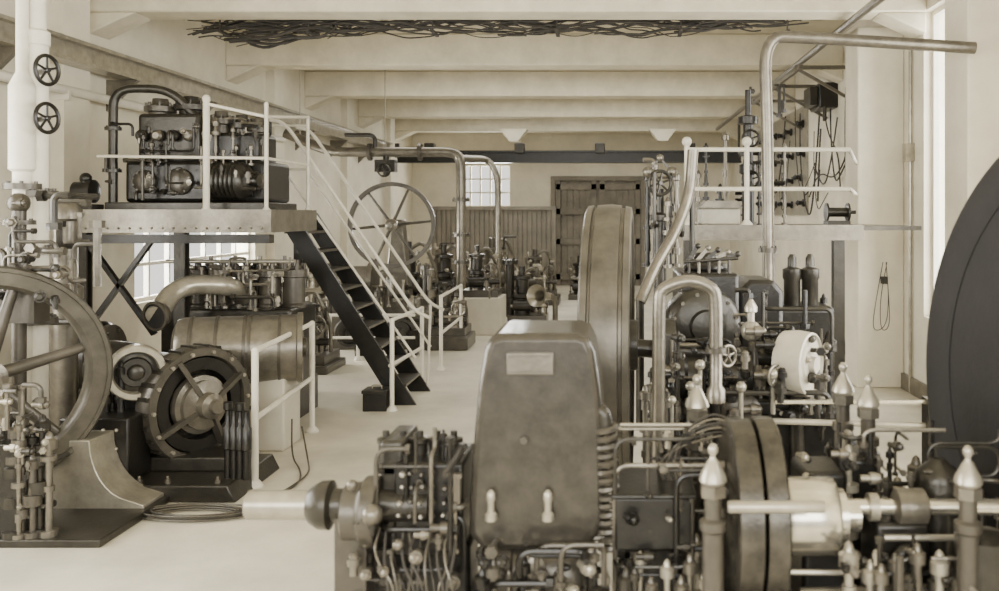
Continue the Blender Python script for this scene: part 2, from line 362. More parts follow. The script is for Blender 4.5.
knobs(TK,26,(135,262),(125,200),(8.32,8.5),[m_mid,m_dark,m_grey],(.014,.035))
TQ=T('feed_pump','small cast iron feed pump with stub pipes on the platform','pump',(-4.85,8.4,DZ))
TQ.part('base',B().box(-4.95,-4.78,8.3,8.5,DZ,DZ+.08),m_dark)
TQ.part('body',B().lathe((-5.0,8.38,DZ+.2),(1,0,0),[(.04,0),(.09,.02),(.09,.14),(.11,.15),(.11,.2),(.05,.22)],18).cyl((-4.88,8.38,DZ+.07),(-4.88,8.38,DZ+.3),.045).ball((-4.88,8.38,DZ+.32),.055),m_black)

# ---------------------------------------------------------------- diesel engine under platform
TE=T('diesel_engine','dark vertical engine with bolted cylinder heads beneath the platform','engine',(-3.8,8.9,0))
TE.part('bed',B().box(-4.4,-3.05,8.5,9.4,0,.35),m_dark)
TE.part('crankcase',B().box(-4.3,-3.05,8.6,9.35,.3,1.1),m_dark,bevel=.03)
for k in range(5):
    x=-4.1+k*.24; r=.105
    b=B().lathe((x,8.95,1.08),(0,0,1),[(r*1.2,0),(r*1.2,.03),(r,.05),(r,.3),(r*1.2,.31),(r*1.2,.38),(r*.8,.39),(r*.7,.42)],20).bolts((x,8.95,1.46),(0,0,1),r*.95,6,.018,.06)
    b.cyl((x-.05,8.82,1.46),(x-.05,8.82,1.6),.02).cyl((x+.06,8.85,1.46),(x+.06,8.85,1.56),.024)
    TE.part('cylinder',b,m_mid if k%2 else m_grey)
q=V((X(156,7.75),7.75,Z(316,7.75)))
TE.part('exhaust_elbow',B().tube([(-3.62,8.85,1.2),P(232,286,8.4),P(192,284,8.2),P(172,292,8.05),P(163,306,7.9),q],.088,18,bend=.16),m_pale)
dq=V((-.3,-.93,-.12)).normalized()
TE.part('elbow_flange',B().lathe(q,dq,[(.1,-.07),(.12,-.02),(.13,-.01),(.13,.02),(.112,.022),(.108,.0)],28,cap=False),m_grey)
TE.part('elbow_mouth',B().lathe(q,dq,[(.113,-.002),(.113,.012)],24),m_matt)  # black disc closing the pipe end, stands for its unlit inside
TE.part('fuel_manifold',B().tube([(-4.3,8.72,1.55),(-3.05,8.72,1.55)],.02),m_pale)
fit(TE,16,(172,285),(258,290),(8.6,9.2),1.1,[m_dark,m_mid,m_pale],(.012,.03))
pipes(TE,14,(180,290),(258,310),(8.35,8.6),[m_dark,m_mid,m_pale],(.008,.018))
knobs(TE,16,(175,285),(262,305),(8.4,8.7),[m_mid,m_pale],(.015,.03))
TT=T('receiver_tank','horizontal banded grey steel cylinder on a concrete saddle','tank',(-3.2,7.8,0))
A=V((X(178,7.5),7.5,Z(352,7.5))); E=V((X(303,7.8),7.8,Z(347,7.8))); d=(E-A); L=d.length
r=.285
TT.part('shell',B().lathe(A,d,[(r*.7,-.03),(r*.93,0),(r,.04),(r,L-.05),(r*1.06,L-.04),(r*1.06,L-.0),(r*.9,L),(r*.86,L-.03)],40),m_mid)
for k in (.1,.3,.52,.56,.8): TT.part('band',B().lathe(A+d*k,d,[(r*1.02,0),(r*1.025,.01),(r*1.02,.025)],40),m_grey)
TT.part('end_plate',B().lathe(E,d,[(r*.86,-.04),(r*.86,-.02),(r*.3,.0),(r*.3,.03),(.02,.04)],32),m_grey)
TT.part('saddle',B().box(-3.05,-2.75,7.6,8.0,0,.62),m_plinth,bevel=.02); TT.part('saddle',B().box(-3.65,-3.4,7.5,7.85,0,.62),m_plinth,bevel=.02)

# ---------------------------------------------------------------- electric motor
TM=T('dynamo','dark dynamo with open ring-shaped end frame and hub on cast base','dynamo',(-3.2,6.9,0))
ax=V((.86,-.51,0)).normalized(); C=V((X(205,6.8),6.8,Z(405,6.8)))
R=.44; u_,v_,a_=frame(ax)
TM.part('end_frame',B().lathe(C-ax*.2,ax,[(R*.82,0),(R*.97,.0),(R,.02),(R,.14),(R*.97,.17),(R*.84,.17),(R*.82,.14)],56,closed=True),m_grey)
for i in range(26):
    t=2*pi*i/26; dd=(u_*math.cos(t)+v_*math.sin(t)); TM.part('frame_rib',B().bar(C+dd*R*.99-ax*.2,C+dd*R*.99-ax*.04,.03,.03),m_dark)
TM.part('field_ring',B().lathe(C-ax*.15,ax,[(R*.6,0),(R*.8,0),(R*.8,.1),(R*.6,.1)],48,closed=True),m_black)
for i in range(4):
    t=2*pi*i/4+.5; dd=(u_*math.cos(t)+v_*math.sin(t)); TM.part('frame_arm',B().bar(C+dd*.08+ax*.02,C+dd*R*.88-ax*.04,.06,.035),m_grey)
TM.part('commutator',B().lathe(C-ax*.1,ax,[(R*.5,0),(R*.5,.06),(R*.42,.07),(R*.42,.11),(R*.3,.12),(.1,.13),(.095,.2),(.055,.22),(.05,.26)],40),m_mid)
for i in range(14):
    t=2*pi*i/14; dd=(u_*math.cos(t)+v_*math.sin(t)); TM.part('end_bolt',B().lathe(C+dd*R*.9-ax*.03,ax,[(.015,0),(.015,.02)],6),m_pale)
TM.part('casing',B().lathe(C-ax*.16,-ax,[(R*.93,0),(R*.9,.06),(R*.8,.1),(R*.8,.45),(.25,.55)],36),m_black)
pc=P(136,372,6.55); ax2=V((.5,-.87,0)).normalized()
TM.part('ring_rim',B().lathe(pc,ax2,[(.2,-.06),(.2,.05),(.19,.06),(.155,.06),(.145,.04),(.14,-.06)],40,closed=True),m_pale)
TM.part('ring_core',B().lathe(pc,ax2,[(.145,-.06),(.145,.0),(.11,.01),(.1,.03),(.06,.03),(.05,.07),(.03,.08)],28),m_dark)
TM.part('drum_body',B().lathe(pc-ax2*.05,-V((.8,-.5,0)),[(.18,0),(.2,.03),(.2,.35),(.15,.4)],28),m_black)
TM.part('drum_bearing',B().box(pc.x-.4,pc.x+.05,pc.y+.1,pc.y+.3,.2,pc.z-.1),m_black)
TM.part('terminal_box',B().box(-3.85,-3.36,6.28,6.6,.12,.58),m_black,bevel=.015)
for i in range(5):
    for j in range(3): TM.part('terminal_stud',B().ball((-3.8+i*.09,6.27,.24+j*.13),.013,8,6),m_pale)
for k in range(4): TM.part('brush_gear',B().lathe((X(228+k*7,6.45),6.45-k*.015,.12),(0,0,1),[(.025,0),(.025,.2),(.036,.21),(.036,.36),(.02,.38),(.02,.48),(.032,.49),(.032,.54-(k%2)*.05)],12),m_black)
TM.part('base',B().prism([(-4.1,6.25,.12),(-2.66,6.25,.12),(-2.6,6.25,0),(-4.2,6.25,0)],(0,.85,0)).box(-3.95,-2.76,6.6,7.0,.12,.22),m_dark,bevel=.01)
for x in (-4.0,-3.3,-3.1,-2.75): TM.part('foot_bolt',B().lathe((x,6.31,.12),(0,0,1),[(.02,0),(.02,.025),(.012,.025),(.012,.05)],6),m_mid)
fit(TM,5,(95,125),(360,395),(6.5,6.6),.12,[m_black,m_dark],(.02,.035))
TX=T('pump_casing','squat dark iron pump casing behind the spoked flywheel','pump',(-4.3,7.2,0))
TX.part('casing',B().box(-4.9,-4.35,7.65,8.0,0,.7).lathe((-4.9,7.8,.78),(1,0,0),[(.25,0),(.3,.03),(.3,.5),(.25,.55)],28),m_black,bevel=.02)
TX.part('cover',B().lathe((-4.36,7.8,.78),(1,0,0),[(.27,0),(.27,.04),(.1,.06),(.1,.12)],24).bolts((-4.32,7.8,.78),(1,0,0),.22,8,.018,.03),m_grey)
TX.part('riser',B().tube([(-4.6,7.8,1.05),(-4.6,7.8,1.3),(-4.9,7.9,1.6)],.05,10,bend=.1),m_dark)

# ---------------------------------------------------------------- left flywheel machine
TF=T('flywheel_engine','small steam engine with large spoked flywheel on a flared iron base','engine',(-3.9,5.7,0))
wax=V((.66,-.75,0)).normalized(); wc=V((X(-16,5.75),5.75,Z(378,5.75))); R=.72
u_,v_,a_=frame(wax)
TF.part('flywheel_rim',B().lathe(wc,wax,[(R,-.1),(R,.09),(R-.012,.11),(R-.035,.11),(R-.04,.095),(R-.12,.095),(R-.14,.07),(R-.15,.0),(R-.14,-.07),(R-.12,-.1)],72,closed=True),m_rim)
for i in range(6):
    t=2*pi*i/6+.25; dd=(u_*math.cos(t)+v_*math.sin(t)); TF.part('spoke',B().cyl(wc+dd*.08,wc+dd*(R-.1),.045,.032,10),m_grey)
TF.part('hub',B().lathe(wc,wax,[(.12,-.11),(.12,.11),(.06,.13),(.06,.32)],24),m_mid)
cv=[(-3.16+.0,.1)]+[(-3.16-.30*math.sin(math.radians(a_)),.1+.40*(1-math.cos(math.radians(a_)))) for a_ in range(10,91,10)]
bx=[(-4.6,0),(-3.1,0),(-3.1,.07),(-3.16,.09)]+cv[1:]+[(-4.6,.5)]
TF.part('base',B().prism([(x,5.98,z) for x,z in bx],(0,.3,0)),m_pale,bevel=.006)
TF.part('bed_plate',B().box(-4.8,-3.06,5.4,6.3,0,.05),m_dark,bevel=.01)
TF.part('frame',B().box(X(-30,5.5),X(26,5.5),5.42,5.6,.05,.62),m_black,bevel=.01)
TF.part('crankshaft',B().cyl((wc.x,wc.y-.25,wc.z),(wc.x-.2,5.95,wc.z),.05),m_steel)
fit(TF,13,(2,52),(395,470),(5.42,5.6),.05,[m_dark,m_mid,m_grey,m_dark],(.02,.042),'valve_column')
pipes(TF,12,(-5,53),(385,500),(5.36,5.5),[m_dark,m_mid,m_grey],(.008,.018))
knobs(TF,16,(0,50),(390,510),(5.32,5.45),[m_mid,m_pale,m_dark],(.015,.03))
TV=T('exhaust_stack','thick white lagged vertical pipe with flanged joints','pipe',(X(36,6.4),6.4,0))
x=X(36,6.4); TV.part('lagged_pipe',B().lathe((x,6.4,0.0),(0,0,1),[(.08,0),(.08,3.2),(.09,3.21),(.09,3.3),(.065,3.32),(.065,4.64)],24),m_white)
for z in (1.25,1.75,2.15): TV.part('flange',B().flange((x,6.4,z),(0,0,1),.14,.045,8),m_grey)
for (px,py) in ((47,70),(47,118)):
    w=P(px,py,6.25); TV.part('handwheel',B().wheel(w,(.98,-.2,.0),.1,.014,5).cyl(w,(x,6.4,w.z),.02),m_black)
x=X(3,6.1)
TV2=T('steam_pipe','white vertical pipe with collars beside the flywheel','pipe',(x,6.1,0))
TV2.part('pipe',B().lathe((x,6.3,0),(0,0,1),[(.06,0),(.06,2.3),(.085,2.32),(.085,2.9),(.04,3.0),(.04,3.7)],20),m_white)
for z in (1.75,2.2): TV2.part('collar',B().flange((x,6.3,z),(0,0,1),.12,.04),m_grey)
x=X(64,7.2)
T3=T('separator_column','grey cast iron separator column with domed top','column',(x,7.2,0))
T3.part('body',B().lathe((x,7.2,0),(0,0,1),[(.16,0),(.16,.08),(.1,.12),(.1,1.3),(.14,1.33),(.14,1.42),(.1,1.45),(.1,1.95),(.13,1.97),(.13,2.04),(.09,2.12),(.03,2.17)],22),m_mid)
T3.part('branch_pipe',B().tube([(x,7.2,1.72),(x-.35,7.1,1.72),(x-.5,7.0,1.5)],.06,12,bend=.12),m_mid)
pipes(T3,8,(48,100),(200,320),(6.9,7.1),[m_grey,m_mid,m_dark],(.012,.03))
T4=T('valve_chest','cast iron valve chest of flanged pipes and small valves','valve',(X(20,6.0),6.0,0))
D=6.0
T4.part('body',B().box(X(-8,D),X(36,D),5.98,6.15,1.28,1.5).tube([(X(14,D),6.05,0),(X(14,D),6.05,2.05)],.045,12).flange((X(14,D),6.05,1.95),(0,0,1),.1,.03).flange((X(14,D),6.05,1.62),(0,0,1),.1,.03).ball((X(14,D),6.05,2.08),.07),m_grey)
pipes(T4,10,(-5,70),(195,300),(5.85,6.0),[m_grey,m_mid,m_dark],(.01,.025))
knobs(T4,12,(0,66),(195,300),(5.8,5.95),[m_grey,m_mid,m_dark],(.02,.04))
b=B().tube([(-5.45,5,3.25),(-5.45,15,3.25)],.05,10)
for y in (6,9,12,14.5): b.box(-5.6,-5.4,y-.02,y+.02,3.15,3.25)
solo('wall_pipe',b,m_white,'white service pipe bracketed along the side wall','pipe')
b=B()
for k in range(7):
    pts=[]; r0=.2+k*.02
    for i in range(41):
        t=2*pi*i/40; pts.append((-2.75+r0*1.2*math.cos(t)+.015*math.sin(3*t+k),5.98+r0*.45*math.sin(t),.015+.012*(k%3)))
    b.tube(pts,.006,6)
b.tube(fillet([(-2.5,6.02,.015),(-2.35,6.4,.015),(-2.3,6.9,.015),(-2.45,7.3,.015),(-2.55,7.45,.25)],.2),.007,6)
b.tube(fillet([(-2.5,6.02,.015),(-2.28,6.6,.015),(-2.4,7.0,.015),(-2.6,7.35,.015),(-2.65,7.5,.3)],.2),.007,6)
solo('cable_coil',b,m_grey,'loose coil of grey cable lying on the concrete floor','cable')
x=X(378,9.3); T5=T('tool_box','small black lidded box on the floor by the stair foot','box',(x,9.3,0))
T5.part('case',B().box(x-.12,x+.12,9.15,9.37,0,.18),m_black,bevel=.008)
T5.part('lid',B().box(x-.13,x+.13,9.14,9.38,.18,.215),m_dark,bevel=.006)
T5.part('handle',B().tube([(x-.05,9.26,.21),(x-.05,9.26,.25),(x+.05,9.26,.25),(x+.05,9.26,.21)],.008,6,bend=.02),m_pale)

# ---------------------------------------------------------------- wheel engine (mid left)
TW=T('horizontal_engine','horizontal engine with large six-spoked iron flywheel','engine',(X(392,13.2),13.2,0))
wc=P(392,225,13.2); wax=V((.1,-.99,0)).normalized(); R=.63; u_,v_,a_=frame(wax)
TW.part('flywheel_rim',B().lathe(wc,wax,[(R,-.05),(R,.05),(R-.06,.045),(R-.06,-.045)],56,closed=True),m_grey)
for i in range(6):
    t=2*pi*i/6+.1; dd=(u_*math.cos(t)+v_*math.sin(t)); TW.part('spoke',B().cyl(wc+dd*.06,wc+dd*(R-.05),.025,.018,8),m_grey)
TW.part('hub',B().lathe(wc,wax,[(.09,-.08),(.09,.08),(.04,.1),(.04,.2)],20),m_mid)
TW.part('bed',B().box(-4.6,-2.8,13.35,14.3,0,.5),m_grey,bevel=.02)
TW.part('frame',B().prism([(wc.x-.22,13.5,.5),(wc.x+.22,13.5,.5),(wc.x+.08,13.5,wc.z+.08),(wc.x-.08,13.5,wc.z+.08)],(0,.25,0)),m_mid,bevel=.02)
TW.part('shaft',B().cyl((wc.x,13.2,wc.z),(wc.x-.1,13.9,wc.z),.05),m_steel)
TW.part('cylinder',B().lathe((-4.5,13.8,1.0),(1,0,0),[(.2,0),(.28,.03),(.28,.1),(.22,.12),(.22,.8),(.28,.82),(.28,.9)],28).box(-4.3,-4.1,13.6,14,.5,.9).box(-3.9,-3.7,13.6,14,.5,.9),m_mid)
fit(TW,18,(300,430),(262,300),(13.4,13.8),.5,[m_dark,m_mid,m_grey,m_pale],(.03,.06))
pipes(TW,16,(300,430),(262,330),(13.2,13.5),[m_dark,m_mid,m_pale],(.015,.035))
TO=T('overhead_steam_main','dark overhead steam pipe with flanged bends dropping to machines','pipe',(-3,14.5,0))
D=14.5
TO.part('main_pipe',B().tube([P(285,133,D),P(330,152,D),P(455,152,D),P(461,160,D),P(461,288,D)],.08,14,bend=.25),m_mid)
for q,a in ((P(370,152,D),(1,0,0)),(P(420,152,D),(1,0,0)),(P(461,200,D),(0,0,1)),(P(461,235,D),(0,0,1)),(P(461,262,D),(0,0,1))): TO.part('flange',B().flange(q,a,.14,.05),m_grey)
TO.part('stop_valve',B().tube([P(386,152,D),P(386,176,D)],.045).box(X(376,D),X(396,D),14.4,14.6,Z(172,D),Z(160,D)),m_dark)
TO.part('valve_wheel',B().wheel(P(384,170,D-.15),(0,-1,0),.1,.016,4),m_dark)
TO.part('bypass_pipe',B().tube([P(345,135,D),P(375,135,D),P(375,152,D)],.035,8,bend=.1),m_dark)
D=16
TO.part('branch_pipe',B().tube([P(461,158,15),P(485,159,D),P(493,165,D),P(498,180,D),P(498,299,D)],.055,12,bend=.2),m_mid)
TO.part('riser',B().tube([P(510,262,17),P(510,317,17)],.08,12).flange(P(510,262,17),(0,0,1),.16,.08).flange(P(510,300,17),(0,0,1),.14,.05),m_dark)
for px in (300,385): TO.part('hanger_rod',B().cyl(P(px,150 if px>330 else 138,14.5),(X(px,14.5),14.5,ZC),.008,n=6),m_pale)
def pump(D,px,label,s=1.0,plinth=0.0,body=m_dark,pm=None):
    x=X(px,D); t=T('pump_engine',label,'pump',(x,D,0),'pump sets along the aisle')
    z=plinth
    if plinth: t.part('plinth',B().box(x-.4*s,x+.4*s,D-.35,D+.45,0,z),pm or m_grey,bevel=.02)
    t.part('bed',B().box(x-.33*s,x+.33*s,D-.25,D+.4,z,z+.12),m_grey)
    b=B().lathe((x-.1*s,D,z+.1),(0,0,1),[(.13*s,0),(.13*s,.3*s),(.17*s,.32*s),(.17*s,.38*s),(.11*s,.4*s),(.11*s,.62*s),(.15*s,.63*s),(.15*s,.68*s),(.05*s,.7*s),(.05*s,.85*s)],18)
    b.lathe((x-.25*s,D-.1,z+.28*s),(1,0,0),[(.08*s,0),(.1*s,.02),(.1*s,.3*s),(.13*s,.31*s),(.13*s,.36*s),(.05*s,.4*s),(.05*s,.6*s)],16)
    t.part('casing',b,body)
    t.part('handwheel',B().wheel((x+.2*s,D-.2,z+.5*s),(R_.uniform(-.8,.8),-1,0),R_.uniform(.08,.15)*s,.014*s,5).cyl((x+.2*s,D-.2,z+.5*s),(x+.2*s,D+.05,z+.5*s),.02).cyl((x+.2*s,D,z+.08),(x+.2*s,D,z+.6*s),.04),m_mid)
    t.part('feed_pipe',B().tube([(x-.1*s,D,z+.8*s),(x+.12*s,D,z+.95*s),(x+.3*s,D+.1,z+.5*s),(x+.3*s,D+.1,z+.1)],.028*s,8,bend=.15*s),m_mid)
    py0=215-(z+.95*s-2)*F/D; pyb=215-(z+.3*s-2)*F/D; w=.3*s*F/D
    fit(t,6,(px-w,px+w),(py0,pyb),(D-.15,D+.3),z+.1,[m_dark,m_mid,m_pale,m_grey],(.02,.045))
    pipes(t,5,(px-w,px+w),(py0,pyb+20),(D-.22,D+.1),[m_dark,m_mid,m_pale],(.012,.03))
    knobs(t,4,(px-w,px+w),(py0+8,pyb+10),(D-.25,D-.1),[m_mid,m_pale],(.03,.05))
    return t
pump(11.6,305,'dark pump set behind the stair railing',1.0,.1)
pump(15.3,482,'pump on a white concrete plinth beside the aisle',.9,.62,pm=m_plinth)
pump(13.6,450,'tall grey pump with handwheel near the white plinth',.8,.2,m_grey)
pump(17.0,528,'low dark pump beside the flanged riser pipe',1.1,0)
pump(20.2,540,'small dark pump set at the far end of the aisle',1.1,.2,m_grey)
pump(19.2,498,'grey pump close to the board partition',1.3,.3,m_grey)
pump(21.4,584,'pump set in front of the plank doors',1.1,.0)
pump(16.2,415,'dark pump below the overhead pipe',1.2,.4)
pump(17.8,450,'dark pump between pipe risers',1.2,.3)
D=15.9
TH=T('air_intake_funnel','pale flared air intake funnel on a stand pipe','funnel',(X(543,D),D,0))
q=P(543,296,D)
TH.part('horn',B().lathe(q,(-.45,-.85,.1),[(.06,-.25),(.08,0),(.12,.12),(.19,.2),(.2,.22),(.18,.21),(.1,.12)],24,cap=False),m_pale)
TH.part('stand_pipe',B().tube([(q.x+.2,q.y+.26,0),(q.x+.2,q.y+.26,q.z-.05),(q.x+.06,q.y+.1,q.z)],.05,12,bend=.12),m_mid)

# ---------------------------------------------------------------- right platform
TR=T('steel_gallery','narrow steel gallery with plated edge beside wall','platform',(1.5,8.8,0))
z=1.9
TR.part('deck',B().box(X(682,8.2),2.84,8.2,10.0,z-.04,z),m_grey)
TR.part('edge_plate',B().box(X(682,8.2),2.3,8.16,8.2,z-.13,z+.01),m_mid)
for x_ in (X(690,8.2),X(770,8.2),X(840,8.2)): TR.part('post',B().box(x_-.05,x_+.05,8.22,8.32,0,z-.04),m_dark)
railing('gallery_railing','white pipe railing with ball knobs on the steel gallery',[(X(687,8.2),8.22,z),(X(850,8.2),8.22,z),(2.84,10.38,z)],.75,[(X(687,8.2),8.22,z),(X(747,8.2),8.22,z)],r=.024,knob=True,rails=(.93,.45))
TJ=T('control_stand','dark lever and valve stand with pale gauge box on the gallery','control stand',(1.0,9,z))
TJ.part('gauge_box',B().box(X(700,9),X(738,9),8.85,9.2,z,z+.17),m_pipe,bevel=.02)
TJ.part('cover',B().prism([(X(698,9),8.8,z+.17),(X(740,9),8.8,z+.17),(X(734,9),8.8,z+.24),(X(704,9),8.8,z+.24)],(0,.42,0)),m_mid)
x=X(748,9)
TJ.part('valve_column',B().lathe((x,9,z),(0,0,1),[(.06,0),(.06,.5),(.09,.52),(.09,.6),(.05,.62),(.05,1.0),(.1,1.01),(.1,1.08),(.03,1.1),(.03,1.35)],16),m_black)
for zz in (.85,.45): TJ.part('handwheel',B().wheel((x,8.82,z+zz),(0,-1,0),.08,.012,4).cyl((x,8.82,z+zz),(x,9,z+zz),.015),m_black)
fit(TJ,9,(695,785),(130,185),(9.0,9.6),z,[m_dark,m_black,m_mid],(.015,.035))
pipes(TJ,12,(735,785),(85,200),(8.9,9.6),[m_dark,m_black],(.01,.02))
TL=T('hand_winch','small dark hand winch standing on the gallery near the pilaster','winch',(2.4,9.6,z))
TL.part('drum',B().lathe((2.3,9.6,z+.13),(1,0,0),[(.1,0),(.1,.02),(.05,.025),(.05,.22),(.1,.225),(.1,.245),(.02,.25),(.02,.32)],20),m_dark)
TL.part('foot',B().box(2.3,2.54,9.5,9.7,z,z+.04),m_dark)
TSW=T('switch_box','dark wall-mounted switch box with cable glands','switch box',(3.3,13.7,3.7))
TSW.part('case',B().box(3.12,3.4,13.4,14.05,3.6,3.98),m_black,bevel=.02)
TSW.part('cover_plate',B().box(3.0,3.12,13.5,13.95,3.65,3.93).cyl((3.2,13.42,3.4),(3.2,13.42,3.62),.03),m_dark,bevel=.01)
TSB=T('insulator_board','wall board with round black insulators and looping wires','switchboard',(3.3,17,2.6))
TSB.part('panel',B().box(3.37,3.4,15.4,20.6,2.0,3.9),m_pale)
for k in range(6):
    for j in range(4):
        y=15.7+k*.85+R_.uniform(-.15,.15); zz=2.2+j*.45+R_.uniform(-.06,.06); TSB.part('insulator',B().lathe((3.37,y,zz),(-1,0,0),[(.07,0),(.07,.03),(.04,.05),(.04,.1),(.06,.11),(.02,.15)],10),m_black)
for k in range(16):
    y=R_.uniform(12.4,19.5); zt=R_.uniform(3.2,3.95); y2=y+R_.uniform(-1.6,1.6); zb=R_.uniform(1.95,2.6); sag=R_.uniform(.1,.5)
    pts=[(3.33,y,zt),(3.3,y+.1*(y2-y),(zt+zb)/2),(3.29,y+.4*(y2-y),zb-.1),(3.3,y+.8*(y2-y),zb+sag*.4),(3.33,y2,zb+sag)]
    TSB.part('wire',B().tube(fillet(pts,.6,6),random.choice((.008,.012,.015)),6),m_cable)
for k,pts in enumerate(([(3.3,13.9,3.65),(3.3,13.6,3.2),(3.3,13.0,2.9),(3.3,12.9,2.4)],[(3.3,12.2,3.9),(3.3,12.4,2.9),(3.3,13.2,2.5),(3.3,14.2,2.7),(3.3,14.9,2.3)])):
    solo('hanging_cable',B().tube(fillet(pts,.5),.012,6),m_cable,'loose dark cable drooping down the wall near the switch box','cable')
D=10.3
b=B()
for s_ in (-.05,.05):
    b.tube(fillet([P(885+s_*40,262,D),P(878+s_*40,300,D),P(876+s_*90,332,D),P(888+s_*40,328,D),P(889,300,D),P(886,262,D)],.2),.0045,6)
b.box(X(883,D),X(888,D),D,D+.1,Z(284,D),Z(277,D))
solo('looped_cable',b,m_cable,'thin looped cord hanging from a small hook on the pilaster','cord')
D=7.6
TB=T('cooling_water_pipe','thick grey pipe from the wall bending down to the engine','pipe',(X(768,D),D,0))
TB.part('pipe',B().tube([(3.08,D,Z(48,D)),P(800,37,D),P(764,37,D),P(767,120,D),P(769,318,D),P(766,345,D-.3),P(735,356,D-1.2)],.052,16,bend=.3),m_mid)
for q,a,r in ((P(768,250,D),(0,0,1),.08),): TB.part('flange',B().flange(q,a,r,.04),m_grey)
TB.part('support_leg',B().cyl((X(742,D),D-.6,0),(X(742,D),D-.6,Z(352,D)),.035),m_dark)

# ---------------------------------------------------------------- centre engine with flywheel
TN=T('stationary_engine','large stationary engine with broad-rimmed flywheel, valve gear and bent pipes','engine',(.7,5.2,0))
wc=V((.005,5.0,1.28)); R=.77; wx=V((1,-.045,0)).normalized()
prof=[(R-.02,-.13),(R,-.12),(R+.003,-.09),(R-.012,-.085),(R-.012,-.075),(R+.004,-.07),(R+.01,0),(R+.004,.06),(R-.012,.065),(R-.012,.08),(R,.085),(R-.008,.115),(R-.03,.12),(R-.06,.12),(R-.07,.105),(R-.13,.1),(R-.15,.07),(R-.09,.0),(R-.12,-.1),(R-.1,-.13)]
TN.part('flywheel_rim',B().lathe(wc,wx,prof,96,closed=True),m_rim)
for i in range(6):
    t=2*pi*i/6; u1,v1,a1=frame(wx); dd=u1*math.cos(t)+v1*math.sin(t); TN.part('spoke',B().cyl(wc+dd*.1,wc+dd*(R-.1),.06,.04,10),m_grey)
TN.part('hub',B().lathe(wc,wx,[(.14,-.13),(.14,.15)],24),m_dark)
TN.part('crankshaft',B().cyl((-.1,5,1.28),(1.0,5,1.2),.05),m_dark)
TN.part('bed',B().box(.24,1.5,4.5,6.6,0,.55),m_dark,bevel=.02)
TN.part('crankcase',B().prism([(.28,4.75,.5),(1.4,4.75,.5),(1.25,4.75,.98),(.42,4.75,.98)],(0,1.6,0)),m_black,bevel=.03)
TN.part('bearing_block',B().prism([(.24,4.8,.5),(.24,5.2,.5),(.24,5.14,1.36),(.24,5.05,1.42),(.24,4.95,1.42),(.24,4.86,1.36)],(.12,0,0)),m_dark,bevel=.01)
D=5.5
TN.part('cylinder_block',B().box(X(678,D),X(736,D),5.35,6.0,.9,Z(272,D)).lathe((X(708,D),5.65,Z(273,D)),(0,0,1),[(.14,0),(.14,.05),(.07,.07),(.07,.12)],20),m_black,bevel=.04)
TN.part('rounded_casing',B().lathe(P(703,325,5.3),(.12,-1,0),[(.2,-.2),(.225,-.1),(.225,.02),(.215,.05),(.18,.075),(.1,.085),(.09,.12),(.04,.13)],40),m_dark)
TN.part('casing_bolt_ring',B().bolts(P(703,325,5.3)+V((.006,-.06,0)),(.12,-1,0),.19,12,.012,.02),m_mid)
TN.part('cross_cylinder',B().lathe((X(672,5),5.0,Z(376,5)),(1,0,0),[(.1,0),(.14,.02),(.14,.06),(.12,.08),(.12,.36),(.14,.38),(.14,.43),(.06,.45),(.06,.56)],26),m_dark)
TN.part('crosshead_box',B().box(X(700,4.8),X(772,4.8),4.75,5.1,.6,Z(398,4.8)),m_black,bevel=.02)
TN.part('end_cover',B().lathe(P(740,412,4.74),(0,-1,0),[(.11,0),(.11,.03),(.08,.05),(.03,.06)],28).bolts(P(740,412,4.71),(0,-1,0),.09,8,.01,.015),m_grey)
TN.part('gear_case',B().prism([P(738,400,5.5),P(738,292,5.5),P(750,280,5.5),P(774,280,5.5),P(784,292,5.5),P(784,400,5.5)],(0,.45,0)),m_black,bevel=.03)
for px,w in ((792,.055),(810,.055)):
    D=6.0; x=X(px,D); TN.part('air_vessel',B().lathe((x,D,.8),(0,0,1),[(w,0),(w,Z(280,D)-.8),(w*1.15,Z(279,D)-.79),(w*1.15,Z(269,D)-.8),(.03,Z(267,D)-.8),(.03,Z(258,D)-.8),(.015,Z(254,D)-.8)],18),m_dark)
TN.part('air_vessel_mount',B().box(X(772,6),X(832,6),5.9,6.3,.5,Z(305,6)),m_black,bevel=.04)
D=5.4
for k in range(5):
    px=686+k*10; TN.part('rocker_arm',B().bar(P(px,264-k*2,D),P(px+12,246+k*2,D),.014,.022).ball(P(px+12,246+k*2,D),.018).cyl(P(px+3,276,D),P(px+3,260,D),.009),m_mid if k%2 else m_dark)
TN.part('rocker_shaft',B().tube([P(684,262,D),P(738,258,D)],.012),m_dark)
D=4.3
TN.part('bent_water_pipe',B().tube([P(658,470,D),P(659,300,D),P(662,288,D),P(690,279,D),P(713,288,D),P(716,300,D),P(716,348,D)],.032,14,bend=.13),m_mid)
for q in (P(716,350,D),P(658,466,D)): TN.part('pipe_flange',B().flange(q,(0,0,1),.05,.025),m_grey)
TN.part('pump_barrel',B().lathe(P(716,402,D),(0,0,1),[(.045,0),(.045,.06),(.03,.08),(.03,.24)],16),m_mid)
MM=[m_black,m_black,m_dark,m_dark,m_grey,m_mid]
fit(TN,18,(740,832),(325,400),(4.75,5.4),.6,MM,(.016,.04))
fit(TN,10,(665,745),(352,400),(4.6,4.9),.6,MM,(.016,.034))
fit(TN,8,(690,830),(262,300),(6.1,6.4),.6,MM,(.014,.03))
fit(TN,7,(642,680),(330,430),(4.4,4.9),.5,MM,(.01,.024))
pipes(TN,18,(655,832),(340,440),(4.6,5.1),MM+[m_pale],(.006,.015))
pipes(TN,10,(735,832),(290,350),(4.9,5.4),MM,(.008,.015))
knobs(TN,54,(665,830),(330,430),(4.55,4.9),MM+[m_pale,m_mid],(.014,.034))
